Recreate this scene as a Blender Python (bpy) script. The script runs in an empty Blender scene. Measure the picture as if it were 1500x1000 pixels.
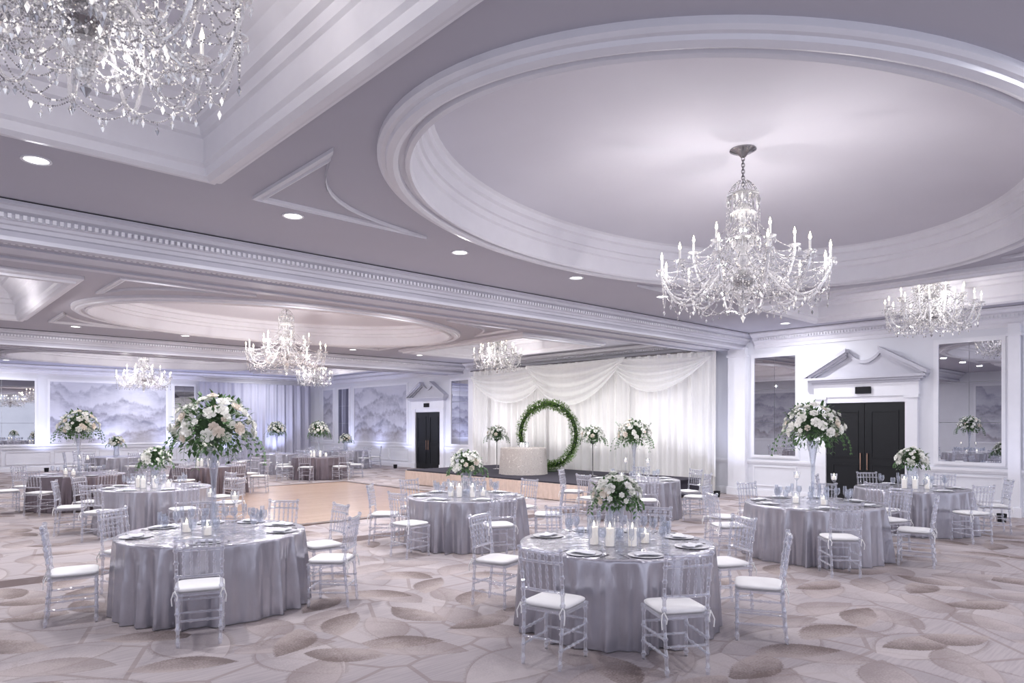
import bpy, math, random
from mathutils import Vector, Matrix
random.seed(7)
SC=bpy.context.scene
COL=SC.collection
pi=math.pi; sin=math.sin; cos=math.cos; rad=math.radians
try:
    SC.view_settings.view_transform='Standard'
    SC.view_settings.look='None'
    SC.view_settings.exposure=0.14
    SC.view_settings.gamma=0.87
except Exception: pass

# ------------------------------------------------------------------ mesh builder
class MB:
    def __init__(s): s.v=[]; s.f=[]; s.m=[]
    def add(s,vs,fs,M=None,mi=0):
        o=len(s.v)
        if M is not None: vs=[M@Vector(p) for p in vs]
        s.v+=[tuple(p) for p in vs]; s.f+=[tuple(i+o for i in f) for f in fs]; s.m+=[mi]*len(fs)
    def box(s,x0,x1,y0,y1,z0,z1,M=None,mi=0):
        v=[(x0,y0,z0),(x1,y0,z0),(x1,y1,z0),(x0,y1,z0),(x0,y0,z1),(x1,y0,z1),(x1,y1,z1),(x0,y1,z1)]
        f=[(3,2,1,0),(4,5,6,7),(0,1,5,4),(1,2,6,5),(2,3,7,6),(3,0,4,7)]
        s.add(v,f,M,mi)
    def lathe(s,prof,n=16,M=None,mi=0,caps=True):
        v=[];f=[]
        for (r,z) in prof:
            for k in range(n):
                a=2*pi*k/n; v.append((r*cos(a),r*sin(a),z))
        for i in range(len(prof)-1):
            for k in range(n):
                k2=(k+1)%n
                f.append((i*n+k,i*n+k2,(i+1)*n+k2,(i+1)*n+k))
        if caps and prof[0][0]>1e-4: f.append(tuple(reversed(range(n))))
        if caps and prof[-1][0]>1e-4: f.append(tuple((len(prof)-1)*n+k for k in range(n)))
        s.add(v,f,M,mi)
    def tube(s,pts,r,n=6,mi=0,M=None,closed=False):
        pts=[Vector(p) for p in pts]; N=len(pts)
        rs=r if isinstance(r,(list,tuple)) else [r]*N
        v=[];f=[];nn=None
        for i,p in enumerate(pts):
            if closed: t=pts[(i+1)%N]-pts[i-1]
            else: t=pts[min(i+1,N-1)]-pts[max(i-1,0)]
            if t.length<1e-9: t=Vector((0,0,1))
            t.normalize()
            if nn is None:
                ref=Vector((0,0,1)) if abs(t.z)<.9 else Vector((1,0,0))
                nn=(ref-t*ref.dot(t)).normalized()
            else:
                nn=(nn-t*nn.dot(t))
                if nn.length<1e-6: nn=Vector((1,0,0))
                nn.normalize()
            b=t.cross(nn)
            for k in range(n):
                a=2*pi*k/n; v.append(p+(nn*cos(a)+b*sin(a))*rs[i])
        for i in range(N if closed else N-1):
            j=(i+1)%N
            for k in range(n):
                k2=(k+1)%n
                f.append((i*n+k,i*n+k2,j*n+k2,j*n+k))
        if not closed:
            f.append(tuple(reversed(range(n)))); f.append(tuple((N-1)*n+k for k in range(n)))
        s.add(v,f,M,mi)
    def octa(s,p,rx,rz,top=None,mi=0,n=4,ph=0.0):
        x,y,z=p; top=rz if top is None else top
        v=[(x+rx*cos(2*pi*k/n+ph),y+rx*sin(2*pi*k/n+ph),z) for k in range(n)]+[(x,y,z+top),(x,y,z-rz)]
        f=[]
        for k in range(n):
            f.append((k,(k+1)%n,n)); f.append(((k+1)%n,k,n+1))
        s.add(v,f,None,mi)
    def grid(s,fn,nu,nv,mi=0,closeu=False):
        v=[fn(i/nu,j/nv) for j in range(nv+1) for i in range(nu+(0 if closeu else 1))]
        w=nu if closeu else nu+1
        f=[]
        for j in range(nv):
            for i in range(nu):
                i2=(i+1)%w if closeu else i+1
                f.append((j*w+i,j*w+i2,(j+1)*w+i2,(j+1)*w+i))
        s.add(v,f,None,mi)
    def mesh(s,name,mats,smooth=True,ang=38):
        me=bpy.data.meshes.new(name)
        me.from_pydata(s.v,[],s.f); me.update()
        if not isinstance(mats,(list,tuple)): mats=[mats]
        for m in mats: me.materials.append(m)
        if len(mats)>1: me.polygons.foreach_set('material_index',s.m)
        if smooth:
            me.polygons.foreach_set('use_smooth',[True]*len(me.polygons))
            try: me.set_sharp_from_angle(angle=rad(ang))
            except Exception: pass
        me.update()
        return me
    def obj(s,name,mats,smooth=True,ang=38,**k):
        return mk(name,s.mesh(name,mats,smooth,ang),**k)

KIDS={}
def mk(name,data,parent=None,loc=None,rot=None,label=None,cat=None,kind=None,group=None):
    o=bpy.data.objects.new(name,data); COL.objects.link(o)
    if parent is not None:
        o.parent=parent; KIDS.setdefault(parent.name,[]).append(o)
    if loc: o.location=loc
    if rot: o.rotation_euler=rot
    if label: o['label']=label
    if cat: o['category']=cat
    if kind: o['kind']=kind
    if group: o['group']=group
    return o
def empty(name,**k):
    o=mk(name,None,**k); o.empty_display_size=.1; return o
USED=set()
def place(proto,loc,rz=0.0,scale=None,label=None,group=None):
    """put one individual of a kind into the room (the first call uses the built one)"""
    if proto.name not in USED:
        USED.add(proto.name); o=proto
    else:
        o=proto.copy(); COL.objects.link(o)
        def rec(a,b):
            for c in KIDS.get(a.name,[]):
                cc=c.copy(); cc.parent=b; COL.objects.link(cc); rec(c,cc)
        rec(proto,o)
    o.location=loc; o.rotation_euler=(0,0,rz)
    o.scale=(scale,)*3 if scale else (1,1,1)
    if label: o['label']=label
    if group: o['group']=group
    return o

# ------------------------------------------------------------------ materials
class NT:
    def __init__(s,name):
        s.mat=bpy.data.materials.new(name); s.mat.use_nodes=True
        s.t=s.mat.node_tree; s.b=s.t.nodes['Principled BSDF']
    def n(s,typ,props=None,**inp):
        nd=s.t.nodes.new(typ)
        for k,v in (props or {}).items(): setattr(nd,k,v)
        for k,v in inp.items():
            key=k.replace('_',' ')
            s.set(nd.inputs[key],v)
        return nd
    def set(s,sock,v):
        if isinstance(v,bpy.types.NodeSocket): s.t.links.new(v,sock)
        else: sock.default_value=v
    def math(s,op,a,b=0.0,c=None,clamp=False):
        nd=s.t.nodes.new('ShaderNodeMath'); nd.operation=op; nd.use_clamp=clamp
        s.set(nd.inputs[0],a); s.set(nd.inputs[1],b)
        if c is not None: s.set(nd.inputs[2],c)
        return nd.outputs[0]
    def mix(s,fac,a,b,blend='MIX'):
        nd=s.t.nodes.new('ShaderNodeMix'); nd.data_type='RGBA'; nd.blend_type=blend
        s.set(nd.inputs[0],fac)
        s.set(nd.inputs[6],a if isinstance(a,bpy.types.NodeSocket) else (*a,1)); s.set(nd.inputs[7],b if isinstance(b,bpy.types.NodeSocket) else (*b,1))
        return nd.outputs[2]
    def pos(s):
        return s.n('ShaderNodeNewGeometry').outputs['Position']
    def obj(s):
        return s.n('ShaderNodeTexCoord').outputs['Object']
    def noise(s,vec,scale,detail=3,rough=.5,dist=0):
        nd=s.n('ShaderNodeTexNoise',Scale=scale,Detail=detail,Roughness=rough,Distortion=dist)
        s.t.links.new(vec,nd.inputs['Vector']); return nd.outputs['Fac']
    def bump(s,h,strength=.3,dist=.02):
        nd=s.n('ShaderNodeBump',Strength=strength,Distance=dist,Height=h)
        s.t.links.new(nd.outputs[0],s.b.inputs['Normal'])
def pm(name,col,rough=.5,metal=0,var=.06,scale=6,alpha=1,emit=0,ecol=None,spec=.5,sheen=0,bump=0,bscale=80):
    t=NT(name)
    if var>0:
        f=t.noise(t.obj(),scale)
        c2=tuple(max(0,c*(1-var*2)) for c in col)
        t.set(t.b.inputs['Base Color'],t.mix(f,tuple(min(1,c*(1+var)) for c in col),c2))
    else: t.b.inputs['Base Color'].default_value=(*col,1)
    t.b.inputs['Roughness'].default_value=rough
    t.b.inputs['Metallic'].default_value=metal
    t.b.inputs['Alpha'].default_value=alpha
    t.b.inputs['Specular IOR Level'].default_value=spec
    if sheen: t.b.inputs['Sheen Weight'].default_value=sheen
    if emit:
        t.b.inputs['Emission Color'].default_value=(*(ecol or col),1); t.b.inputs['Emission Strength'].default_value=emit
    if bump: t.bump(t.noise(t.obj(),bscale),bump,.01)
    return t.mat
def clear(name,tint,base,k,col,metal,rough=.05,power=1.5,emit=0):
    """see-through plastic / glass: clear face-on, reflective and denser towards the edges"""
    t=NT(name)
    lw=t.n('ShaderNodeLayerWeight',Blend=.5)
    fac=t.math('ADD',base,t.math('MULTIPLY',t.math('POWER',lw.outputs['Facing'],power),k),clamp=True)
    t.b.inputs['Base Color'].default_value=(*col,1)
    t.b.inputs['Metallic'].default_value=metal; t.b.inputs['Roughness'].default_value=rough
    t.b.inputs['Specular IOR Level'].default_value=.8
    if emit: t.b.inputs['Emission Color'].default_value=(1,.97,.93,1); t.b.inputs['Emission Strength'].default_value=emit
    tr=t.n('ShaderNodeBsdfTransparent',Color=(*tint,1))
    mx=t.n('ShaderNodeMixShader'); t.set(mx.inputs[0],fac)
    t.t.links.new(tr.outputs[0],mx.inputs[1]); t.t.links.new(t.b.outputs[0],mx.inputs[2])
    t.t.links.new(mx.outputs[0],t.t.nodes['Material Output'].inputs['Surface'])
    return t.mat
def beads():
    """tiny cut-glass beads and prisms: sparkle put in as random tone and glow per bead"""
    t=NT('crystal_beads')
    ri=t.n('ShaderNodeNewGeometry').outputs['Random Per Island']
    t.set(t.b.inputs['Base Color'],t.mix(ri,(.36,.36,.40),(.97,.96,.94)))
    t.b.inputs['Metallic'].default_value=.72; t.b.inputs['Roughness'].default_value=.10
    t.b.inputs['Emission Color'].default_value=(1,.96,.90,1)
    t.set(t.b.inputs['Emission Strength'],t.math('ADD',.03,t.math('MULTIPLY',t.math('GREATER_THAN',ri,.84),.40)))  # painted glints: the palest beads glow, though they are no lamps
    return t.mat

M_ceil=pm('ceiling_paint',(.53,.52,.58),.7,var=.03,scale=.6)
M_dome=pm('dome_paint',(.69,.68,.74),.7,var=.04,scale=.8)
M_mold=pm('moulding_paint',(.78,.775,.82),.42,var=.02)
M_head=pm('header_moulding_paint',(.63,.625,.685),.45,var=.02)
M_wall=pm('wall_paint',(.80,.81,.86),.6,var=.03,scale=1)
M_trim=pm('trim_paint',(.85,.855,.90),.4,var=.02)
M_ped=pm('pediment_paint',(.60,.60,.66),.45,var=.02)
M_dark=pm('near_black',(.02,.02,.025),.8,var=0)
M_door=pm('black_door_lacquer',(.018,.02,.024),.35,var=.1)
M_brass=pm('brass',(.75,.5,.38),.25,1,var=.05)
M_silver=pm('polished_nickel',(.42,.41,.42),.18,1,var=.05)
M_acr=clear('clear_acrylic',(.88,.885,.92),.20,.85,(.93,.94,.98),.68,.05,1.2,.03)
M_glass=clear('clear_glass',(.95,.96,.98),.12,.75,(.84,.86,.91),.55,.03)
M_crys=clear('cut_crystal',(.88,.88,.90),.36,.60,(.93,.93,.93),.68,.05,1.1,.04)  # faint glow put in as sparkle; crystal gives no light itself
M_bead=beads()
M_cush=pm('ivory_cushion',(.88,.87,.87),.7,var=.03,sheen=.2)
M_white=pm('white_wax',(.9,.88,.84),.45,var=.03,emit=.4,ecol=(1,.86,.70))
M_cwhite=pm('candle_sleeve',(.90,.89,.86),.4,var=.02,emit=.12)
M_flame=pm('candle_bulb',(1,.9,.7),.5,var=0,emit=12,ecol=(1,.86,.62))
M_lens=pm('downlight_lens',(1,1,1),.5,var=0,emit=4,ecol=(1,.98,.97))
M_china=pm('white_china',(.85,.85,.88),.15,var=.02)
M_nap=pm('white_napkin',(.88,.88,.92),.8,var=.04)
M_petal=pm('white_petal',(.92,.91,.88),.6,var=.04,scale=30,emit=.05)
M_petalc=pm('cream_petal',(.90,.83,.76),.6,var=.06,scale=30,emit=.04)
def leafmat(name,c1,c2,s):
    t=NT(name); f=t.noise(t.obj(),s,2)
    t.set(t.b.inputs['Base Color'],t.mix(f,c1,c2)); t.b.inputs['Roughness'].default_value=.5
    return t.mat
M_leaf=leafmat('leaf_green',(.035,.105,.035),(.19,.31,.14),14)
M_core=leafmat('dark_stems',(.02,.05,.02),(.05,.10,.04),20)
M_arch=leafmat('boxwood_green',(.07,.18,.03),(.31,.44,.14),9)
def cloth(name,c1,c2,rough=.24,metal=.62):
    t=NT(name); f=t.noise(t.obj(),3.5,3)
    t.set(t.b.inputs['Base Color'],t.mix(f,c1,c2))
    t.b.inputs['Roughness'].default_value=rough; t.b.inputs['Metallic'].default_value=metal
    t.b.inputs['Sheen Weight'].default_value=.1
    mp=t.n('ShaderNodeMapping'); t.t.links.new(t.obj(),mp.inputs[0]); mp.inputs['Scale'].default_value=(6,6,1.6)
    t.bump(t.noise(mp.outputs[0],1,3,.5),.5,.05)
    return t.mat
M_silk=cloth('silver_satin',(.57,.56,.61),(.40,.395,.44))
M_mauve=cloth('taupe_satin',(.30,.255,.28),(.205,.175,.20))
def sheer(name,col,alpha,emit=0):
    t=NT(name)
    mp=t.n('ShaderNodeMapping'); t.t.links.new(t.obj(),mp.inputs[0]); mp.inputs['Scale'].default_value=(14,14,.4)
    f=t.noise(mp.outputs[0],1.0,3)
    t.set(t.b.inputs['Base Color'],t.mix(f,col,tuple(c*.88 for c in col)))
    t.b.inputs['Roughness'].default_value=.8; t.b.inputs['Alpha'].default_value=alpha
    t.b.inputs['Sheen Weight'].default_value=.2
    return t.mat
M_drape=sheer('white_drape',(.93,.92,.915),1)
M_swag=sheer('sheer_voile',(.95,.945,.94),.56)
M_curt=sheer('grey_curtain',(.56,.56,.65),1)
M_gold=pm('champagne_satin',(.74,.61,.54),.4,.1,var=.08,scale=10)
M_stage=pm('stage_carpet',(.06,.055,.075),.9,var=.1)

def mural():
    t=NT('mountain_mural')
    p=t.pos()
    sp=t.n('ShaderNodeSeparateXYZ'); t.t.links.new(p,sp.inputs[0])
    s=t.math('ADD',sp.outputs[0],sp.outputs[1]); z=sp.outputs[2]
    def vec(sx,sz,off=0.0):
        cb=t.n('ShaderNodeCombineXYZ'); t.set(cb.inputs[0],t.math('ADD',t.math('MULTIPLY',s,sx),off)); t.set(cb.inputs[1],t.math('ADD',t.math('MULTIPLY',z,sz),off)); return cb.outputs[0]
    wash=t.noise(vec(.5,1.3),1.4,4,.6)
    c=t.mix(wash,(.72,.72,.78),(.47,.48,.57))
    for i,(b,amp,dk,fx) in enumerate(((3.5,1.9,(.27,.28,.37),.33),(3.0,1.7,(.20,.20,.28),.42),(2.5,1.6,(.19,.18,.24),.5),(2.05,1.4,(.14,.14,.20),.42),(1.6,1.2,(.20,.165,.18),.6))):
        n1=t.noise(vec(fx,0.0,13.7*i+2.1),1.5,8,.60)
        ridge=t.math('ADD',b,t.math('MULTIPLY',t.math('SUBTRACT',n1,.5),amp*1.5))
        d=t.math('SUBTRACT',ridge,z)
        on=t.math('MULTIPLY',d,10.0,clamp=True)
        fade=t.math('POWER',t.math('SUBTRACT',1.0,t.math('MULTIPLY',d,1.1,clamp=True),clamp=True),1.5)
        fine=t.noise(vec(1.6,3.0,5.0*i),1.4,6,.7)
        k=t.math('MULTIPLY',t.math('MULTIPLY',on,fade),t.math('MULTIPLY',t.math('SUBTRACT',fine,.26),2.6,clamp=True),clamp=True)
        c=t.mix(t.math('MULTIPLY',on,.30),c,(.70,.70,.76))
        c=t.mix(t.math('MULTIPLY',k,.92),c,dk)
    t.set(t.b.inputs['Base Color'],c); t.b.inputs['Roughness'].default_value=.6
    return t.mat
M_mural=mural()
def mirror():
    t=NT('antique_mirror')
    f=t.noise(t.pos(),1.2,4,.6)
    t.b.inputs['Metallic'].default_value=1
    t.set(t.b.inputs['Base Color'],t.mix(f,(.68,.68,.72),(.52,.53,.57)))
    t.b.inputs['Roughness'].default_value=.008
    return t.mat
M_mir=mirror()

def carpet():
    t=NT('patterned_carpet')
    P=t.pos()
    fl=t.n('ShaderNodeVectorMath',{'operation':'MULTIPLY'}); t.t.links.new(P,fl.inputs[0]); fl.inputs[1].default_value=(1,1,0)
    P=fl.outputs[0]
    grain=t.noise(P,60,2)
    blot=t.noise(P,6,3,.6)
    def leaf(scale,off,L,W,mul,rnd=.7):
        mp=t.n('ShaderNodeMapping'); t.t.links.new(P,mp.inputs[0])
        mp.inputs['Scale'].default_value=(scale,)*3; mp.inputs['Location'].default_value=off
        vo=t.n('ShaderNodeTexVoronoi',{'voronoi_dimensions':'2D','feature':'F1'},Scale=1.0,Randomness=rnd)
        t.t.links.new(mp.outputs[0],vo.inputs['Vector'])
        sub=t.n('ShaderNodeVectorMath',{'operation':'SUBTRACT'}); t.t.links.new(mp.outputs[0],sub.inputs[0]); t.t.links.new(vo.outputs['Position'],sub.inputs[1])
        sc=t.n('ShaderNodeSeparateColor'); t.t.links.new(vo.outputs['Color'],sc.inputs[0])
        ang=t.math('ADD',t.math('MULTIPLY',sc.outputs[0],mul),.5)
        ro=t.n('ShaderNodeVectorRotate',{'rotation_type':'Z_AXIS'}); t.t.links.new(sub.outputs[0],ro.inputs['Vector']); t.set(ro.inputs['Angle'],ang)
        xy=t.n('ShaderNodeSeparateXYZ'); t.t.links.new(ro.outputs[0],xy.inputs[0])
        x=xy.outputs[0]; y=xy.outputs[1]
        yc=t.math('SUBTRACT',y,t.math('MULTIPLY',t.math('MULTIPLY',x,x),.30))
        q=t.math('ADD',t.math('DIVIDE',t.math('ABSOLUTE',yc),W),t.math('POWER',t.math('ABSOLUTE',t.math('DIVIDE',x,L)),2.0))
        return x,yc,q,sc
    base_n=t.noise(P,1.1,3)
    mp=t.n('ShaderNodeMapping'); t.t.links.new(P,mp.inputs[0]); mp.inputs['Rotation'].default_value=(0,0,.75); mp.inputs['Scale'].default_value=(2.0,40,1)
    st=t.noise(mp.outputs[0],1,3,.6)
    c=t.mix(base_n,(.54,.49,.49),(.43,.395,.415))
    c=t.mix(t.math('MULTIPLY',t.math('MULTIPLY',t.math('SUBTRACT',st,.42),5.0,clamp=True),.34),c,(.33,.295,.325))
    vo=t.n('ShaderNodeTexVoronoi',{'voronoi_dimensions':'2D','feature':'DISTANCE_TO_EDGE'},Scale=1.3,Randomness=1.0); t.t.links.new(P,vo.inputs['Vector'])
    ln=t.math('LESS_THAN',vo.outputs[0],.026)
    c=t.mix(t.math('MULTIPLY',ln,.50),c,(.31,.25,.235))
    def layer(c,L,light,dark,op,pthr,gain=2.2,edge=0,soft=8.0):
        x,y,q,sc=L
        inn=t.math('MULTIPLY',t.math('SUBTRACT',1.05,t.math('ADD',q,t.math('MULTIPLY',t.math('SUBTRACT',grain,.5),.30))),soft,clamp=True)
        sh=t.math('ADD',t.math('MULTIPLY',y,gain),t.math('ADD',.50,t.math('MULTIPLY',x,1.1)))
        sh=t.math('ADD',sh,t.math('MULTIPLY',t.math('SUBTRACT',grain,.5),1.4))
        sh=t.math('ADD',sh,t.math('MULTIPLY',t.math('SUBTRACT',blot,.5),1.0))
        sh=t.math('MAXIMUM',t.math('MINIMUM',sh,1.0),0.0)
        lc=t.mix(sh,dark,light)
        pr=t.math('GREATER_THAN',sc.outputs[1],pthr)
        m=t.math('MULTIPLY',inn,pr)
        c=t.mix(t.math('MULTIPLY',m,op),c,lc)
        if edge:
            e=t.math('MULTIPLY',m,t.math('GREATER_THAN',q,.90)); c=t.mix(t.math('MULTIPLY',e,edge),c,(.27,.22,.21))
        return c
    c=layer(c,leaf(.90,(3.3,1.7,0),.60,.30,9),(.56,.51,.51),(.40,.36,.375),.72,.02,edge=.50)
    c=layer(c,leaf(1.30,(7.1,4.3,0),.58,.27,5),(.50,.44,.435),(.33,.28,.275),.72,.15,edge=.30)
    c=layer(c,leaf(1.30,(0,0,0),.53,.225,7),(.46,.395,.38),(.195,.155,.145),.80,.42)
    sp=t.n('ShaderNodeSeparateXYZ'); t.t.links.new(P,sp.inputs[0])
    band=t.math('LESS_THAN',t.math('ABSOLUTE',t.math('SUBTRACT',sp.outputs[1],10.05)),.22)
    c=t.mix(t.math('MULTIPLY',band,.85),c,(.15,.115,.115))
    t.set(t.b.inputs['Base Color'],c); t.b.inputs['Roughness'].default_value=.9
    t.b.inputs['Specular IOR Level'].default_value=.2
    t.bump(t.noise(P,160,2),.3,.01)
    return t.mat
M_carpet=carpet()
def parquet():
    t=NT('parquet'); P=t.pos()
    br=t.n('ShaderNodeTexBrick',{'offset':.5},Scale=1.0)
    t.t.links.new(P,br.inputs['Vector'])
    br.inputs['Color1'].default_value=(.55,.41,.32,1); br.inputs['Color2'].default_value=(.50,.37,.29,1); br.inputs['Mortar'].default_value=(.38,.28,.22,1)
    br.inputs['Mortar Size'].default_value=.004; br.inputs['Brick Width'].default_value=.9; br.inputs['Row Height'].default_value=.15
    t.set(t.b.inputs['Base Color'],br.outputs['Color']); t.b.inputs['Roughness'].default_value=.24
    t.b.inputs['Specular IOR Level'].default_value=.5
    return t.mat
M_parq=parquet()
M_pborder=pm('walnut_border',(.17,.12,.10),.3,var=.1)

# ------------------------------------------------------------------ ROOM
XW=17.1; YW=33.4; ZC=4.3
X0=-3.0; Y0=-3.0
OVX=7.35; CHX=7.2; CRX=14.0; CLX=.75
BAY=[3.90,15.75,27.8]
TR=[0]
def trim(mb,mat=M_trim,**k):
    TR[0]+=1
    return mb.obj('trim_%d'%TR[0],mat,kind='structure',**k)
mb=MB(); mb.box(X0,XW+.2,Y0,YW+.2,-.1,0); mb.obj('floor',M_carpet,False,kind='structure')
mb=MB(); mb.box(5.0,11.2,12.2,20.2,0,.012); o=mb.obj('dance_floor',M_parq,False,label='polished tan parquet dance floor in front of the stage',cat='dance floor')
mb=MB()
for a in [(4.8,11.4,12.0,12.2),(4.8,11.4,20.2,20.4),(4.8,5.0,12.2,20.2),(11.2,11.4,12.2,20.2)]: mb.box(*a,0,.016)
mb.obj('border',M_pborder,False,parent=o)

mb=MB(); mb.box(XW,XW+.2,Y0,YW+.2,0,ZC); mb.obj('wall_right',M_wall,False,kind='structure')
mb=MB(); mb.box(X0,XW,YW,YW+.2,0,ZC); mb.obj('wall_back',M_wall,False,kind='structure')
mb=MB(); mb.box(X0-.2,X0,5.2,YW+.2,0,ZC); mb.obj('wall_left',M_wall,False,kind='structure')

# ceiling with openings
A_,B_=4.55,3.14; HX,HY=1.7,2.9
cu=bpy.data.curves.new('c','CURVE'); cu.dimensions='2D'; cu.fill_mode='BOTH'
def spl(pts):
    s=cu.splines.new('POLY'); s.points.add(len(pts)-1)
    for i,p in enumerate(pts): s.points[i].co=(p[0],p[1],0,1)
    s.use_cyclic_u=True
spl([(X0,Y0),(XW+.2,Y0),(XW+.2,YW+.2),(X0,YW+.2)])
for yc in BAY:
    spl([(OVX+(A_-.15)*cos(2*pi*k/96),yc+(B_-.15)*sin(2*pi*k/96)) for k in range(96)])
    for xc in (CLX,CRX):
        a,b=HX-.15,HY-.15
        spl([(xc-a,yc-b),(xc+a,yc-b),(xc+a,yc+b),(xc-a,yc+b)])
tmp=bpy.data.objects.new('t',cu); COL.objects.link(tmp)
dg=bpy.context.evaluated_depsgraph_get(); dg.update()
me=bpy.data.meshes.new_from_object(tmp.evaluated_get(dg)); bpy.data.objects.remove(tmp)
me.materials.clear(); me.materials.append(M_ceil)
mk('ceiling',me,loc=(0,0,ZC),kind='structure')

mprof=[(0,0),(0,-.05),(-.03,-.07),(-.07,-.07),(-.08,-.10),(-.14,-.115),(-.18,-.10),(-.19,-.06),(-.24,-.05),(-.25,-.09),(-.29,-.10),(-.31,-.07),(-.32,.14),(-.35,.16),(-.36,.23),(-.39,.24),(-.40,.35),(-.44,.37),(-.45,.44),(-.49,.46)]
def ring_mesh(prof,a,b,n=128):
    m=MB(); v=[];f=[]
    for (o,z) in prof:
        for k in range(n):
            t=2*pi*k/n; v.append(((a+o)*cos(t),(b+o)*sin(t),ZC+z))
    for i in range(len(prof)-1):
        for k in range(n): f.append((i*n+k,i*n+(k+1)%n,(i+1)*n+(k+1)%n,(i+1)*n+k))
    m.add(v,f); return m
ovm=ring_mesh(mprof,A_,B_).mesh('oval_moulding',M_mold,True,30)
dm=MB()
DZ=.46
def domef(u,v):
    t=2*pi*u; r=1-v
    return ((A_-.49)*r*cos(t),(B_-.49)*r*sin(t),ZC+DZ+.26*(1-r*r))
dm.grid(domef,96,14,closeu=True)
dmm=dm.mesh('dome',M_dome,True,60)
cprof=[(0,0),(0,-.06),(-.04,-.08),(-.09,-.08),(-.10,-.12),(-.17,-.13),(-.22,-.10),(-.23,-.03),(-.26,.0),(-.26,.22),(-.29,.24),(-.31,.31),(-.36,.33),(-.38,.42),(-.45,.50),(-.53,.55),(-.54,.62),(-.60,.66),(-.61,.76),(-.66,.80)]
def rect_mesh(prof,a,b):
    m=MB(); v=[];f=[]
    for (o,z) in prof:
        for sx,sy in ((-1,-1),(1,-1),(1,1),(-1,1)): v.append(((a+o)*sx,(b+o)*sy,ZC+z))
    for i in range(len(prof)-1):
        for k in range(4): f.append((i*4+k,i*4+(k+1)%4,(i+1)*4+(k+1)%4,(i+1)*4+k))
    m.add(v,f); return m
cfm=rect_mesh(cprof,HX,HY).mesh('coffer_moulding',M_mold,False)
def spandrel():
    m=MB()
    out=[(0,0),(2.25,0)]
    for k in range(1,12):
        u=k/12; lx,ly=2.25*(1-u),-1.75*u
        out.append((lx-.40*sin(pi*u),ly+.33*sin(pi*u)))
    out.append((0,-1.75))
    n=len(out); cen=Vector((.55,-.42))
    rows=[(1.0,0),(1.0,-.035),(.95,-.045),(.93,-.02),(.87,-.02),(.85,-.04),(.81,-.03),(.80,-.0)]
    v=[];f=[]
    for k,z in rows:
        for p in out:
            q=cen+(Vector(p)-cen)*k; v.append((q.x,q.y,ZC+z))
    for i in range(len(rows)-1):
        for k in range(n): f.append((i*n+k,i*n+(k+1)%n,(i+1)*n+(k+1)%n,(i+1)*n+k))
    m.add(v,f); return m.mesh('spandrel',M_mold,False)
spm=spandrel()
for yc in BAY:
    TR[0]+=1; mk('trim_%d'%TR[0],ovm,loc=(OVX,yc,0),kind='structure')
    mk('ceiling_dome',dmm,loc=(OVX,yc,0),kind='structure')
    for xc in (CLX,CRX):
        TR[0]+=1; mk('trim_%d'%TR[0],cfm,loc=(xc,yc,0),kind='structure')
        m=MB(); m.box(xc-1.1,xc+1.1,yc-2.3,yc+2.3,ZC+.8,ZC+.84); m.obj('ceiling_coffer',M_dome,False,kind='structure')
    for sx in (1,-1):
        for sy in (1,-1):
            o=mk('x',spm,kind='structure'); TR[0]+=1; o.name='trim_%d'%TR[0]
            o.location=(OVX-sx*4.46,yc+sy*3.24,0); o.scale=(sx,sy,1)

def extr(m,prof,s0,s1,fn):
    n=len(prof); v=[fn(s0,a,z) for a,z in prof]+[fn(s1,a,z) for a,z in prof]
    f=[(i,i+1,n+i+1,n+i) for i in range(n-1)]+[tuple(range(n)),tuple(reversed(range(n,2*n)))]
    m.add(v,f)
def header(y0):
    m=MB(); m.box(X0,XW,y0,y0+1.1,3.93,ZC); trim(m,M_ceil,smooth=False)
    m=MB(); m.box(X0,XW,y0-.24,y0+.01,ZC-.014,ZC-.001); trim(m,M_dark,smooth=False)  # dark strip painted in for the shadow line between ceiling and cornice
    m=MB()
    pr=[(0,4.286),(.26,4.286),(.26,4.245),(.22,4.235),(.20,4.195),(.15,4.18),(.13,4.165),(.13,4.11),(.10,4.10),(.08,4.07),(.05,4.06),(.03,4.02),(.0,4.01)]
    extr(m,pr,X0,XW,lambda s,a,z:(s,y0-a,z))
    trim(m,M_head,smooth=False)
    m=MB(); x=X0
    while x<XW-.1:
        m.box(x,x+.036,y0-.170,y0-.12,4.116,4.163); x+=.068
    trim(m,M_mold,smooth=False)
    m=MB(); m.box(X0,XW,y0-.03,y0+.12,3.90,3.945); m.box(X0,XW,y0+.98,y0+1.13,3.90,3.945); m.box(X0,XW,y0+.38,y0+.72,3.905,3.935)
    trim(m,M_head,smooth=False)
    m=MB(); x=X0
    while x<XW-.1:
        m.box(x,x+.036,y0+.13,y0+.175,3.90,3.935); x+=.068
    trim(m,M_mold,smooth=False)
header(9.2); header(21.3)

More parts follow.
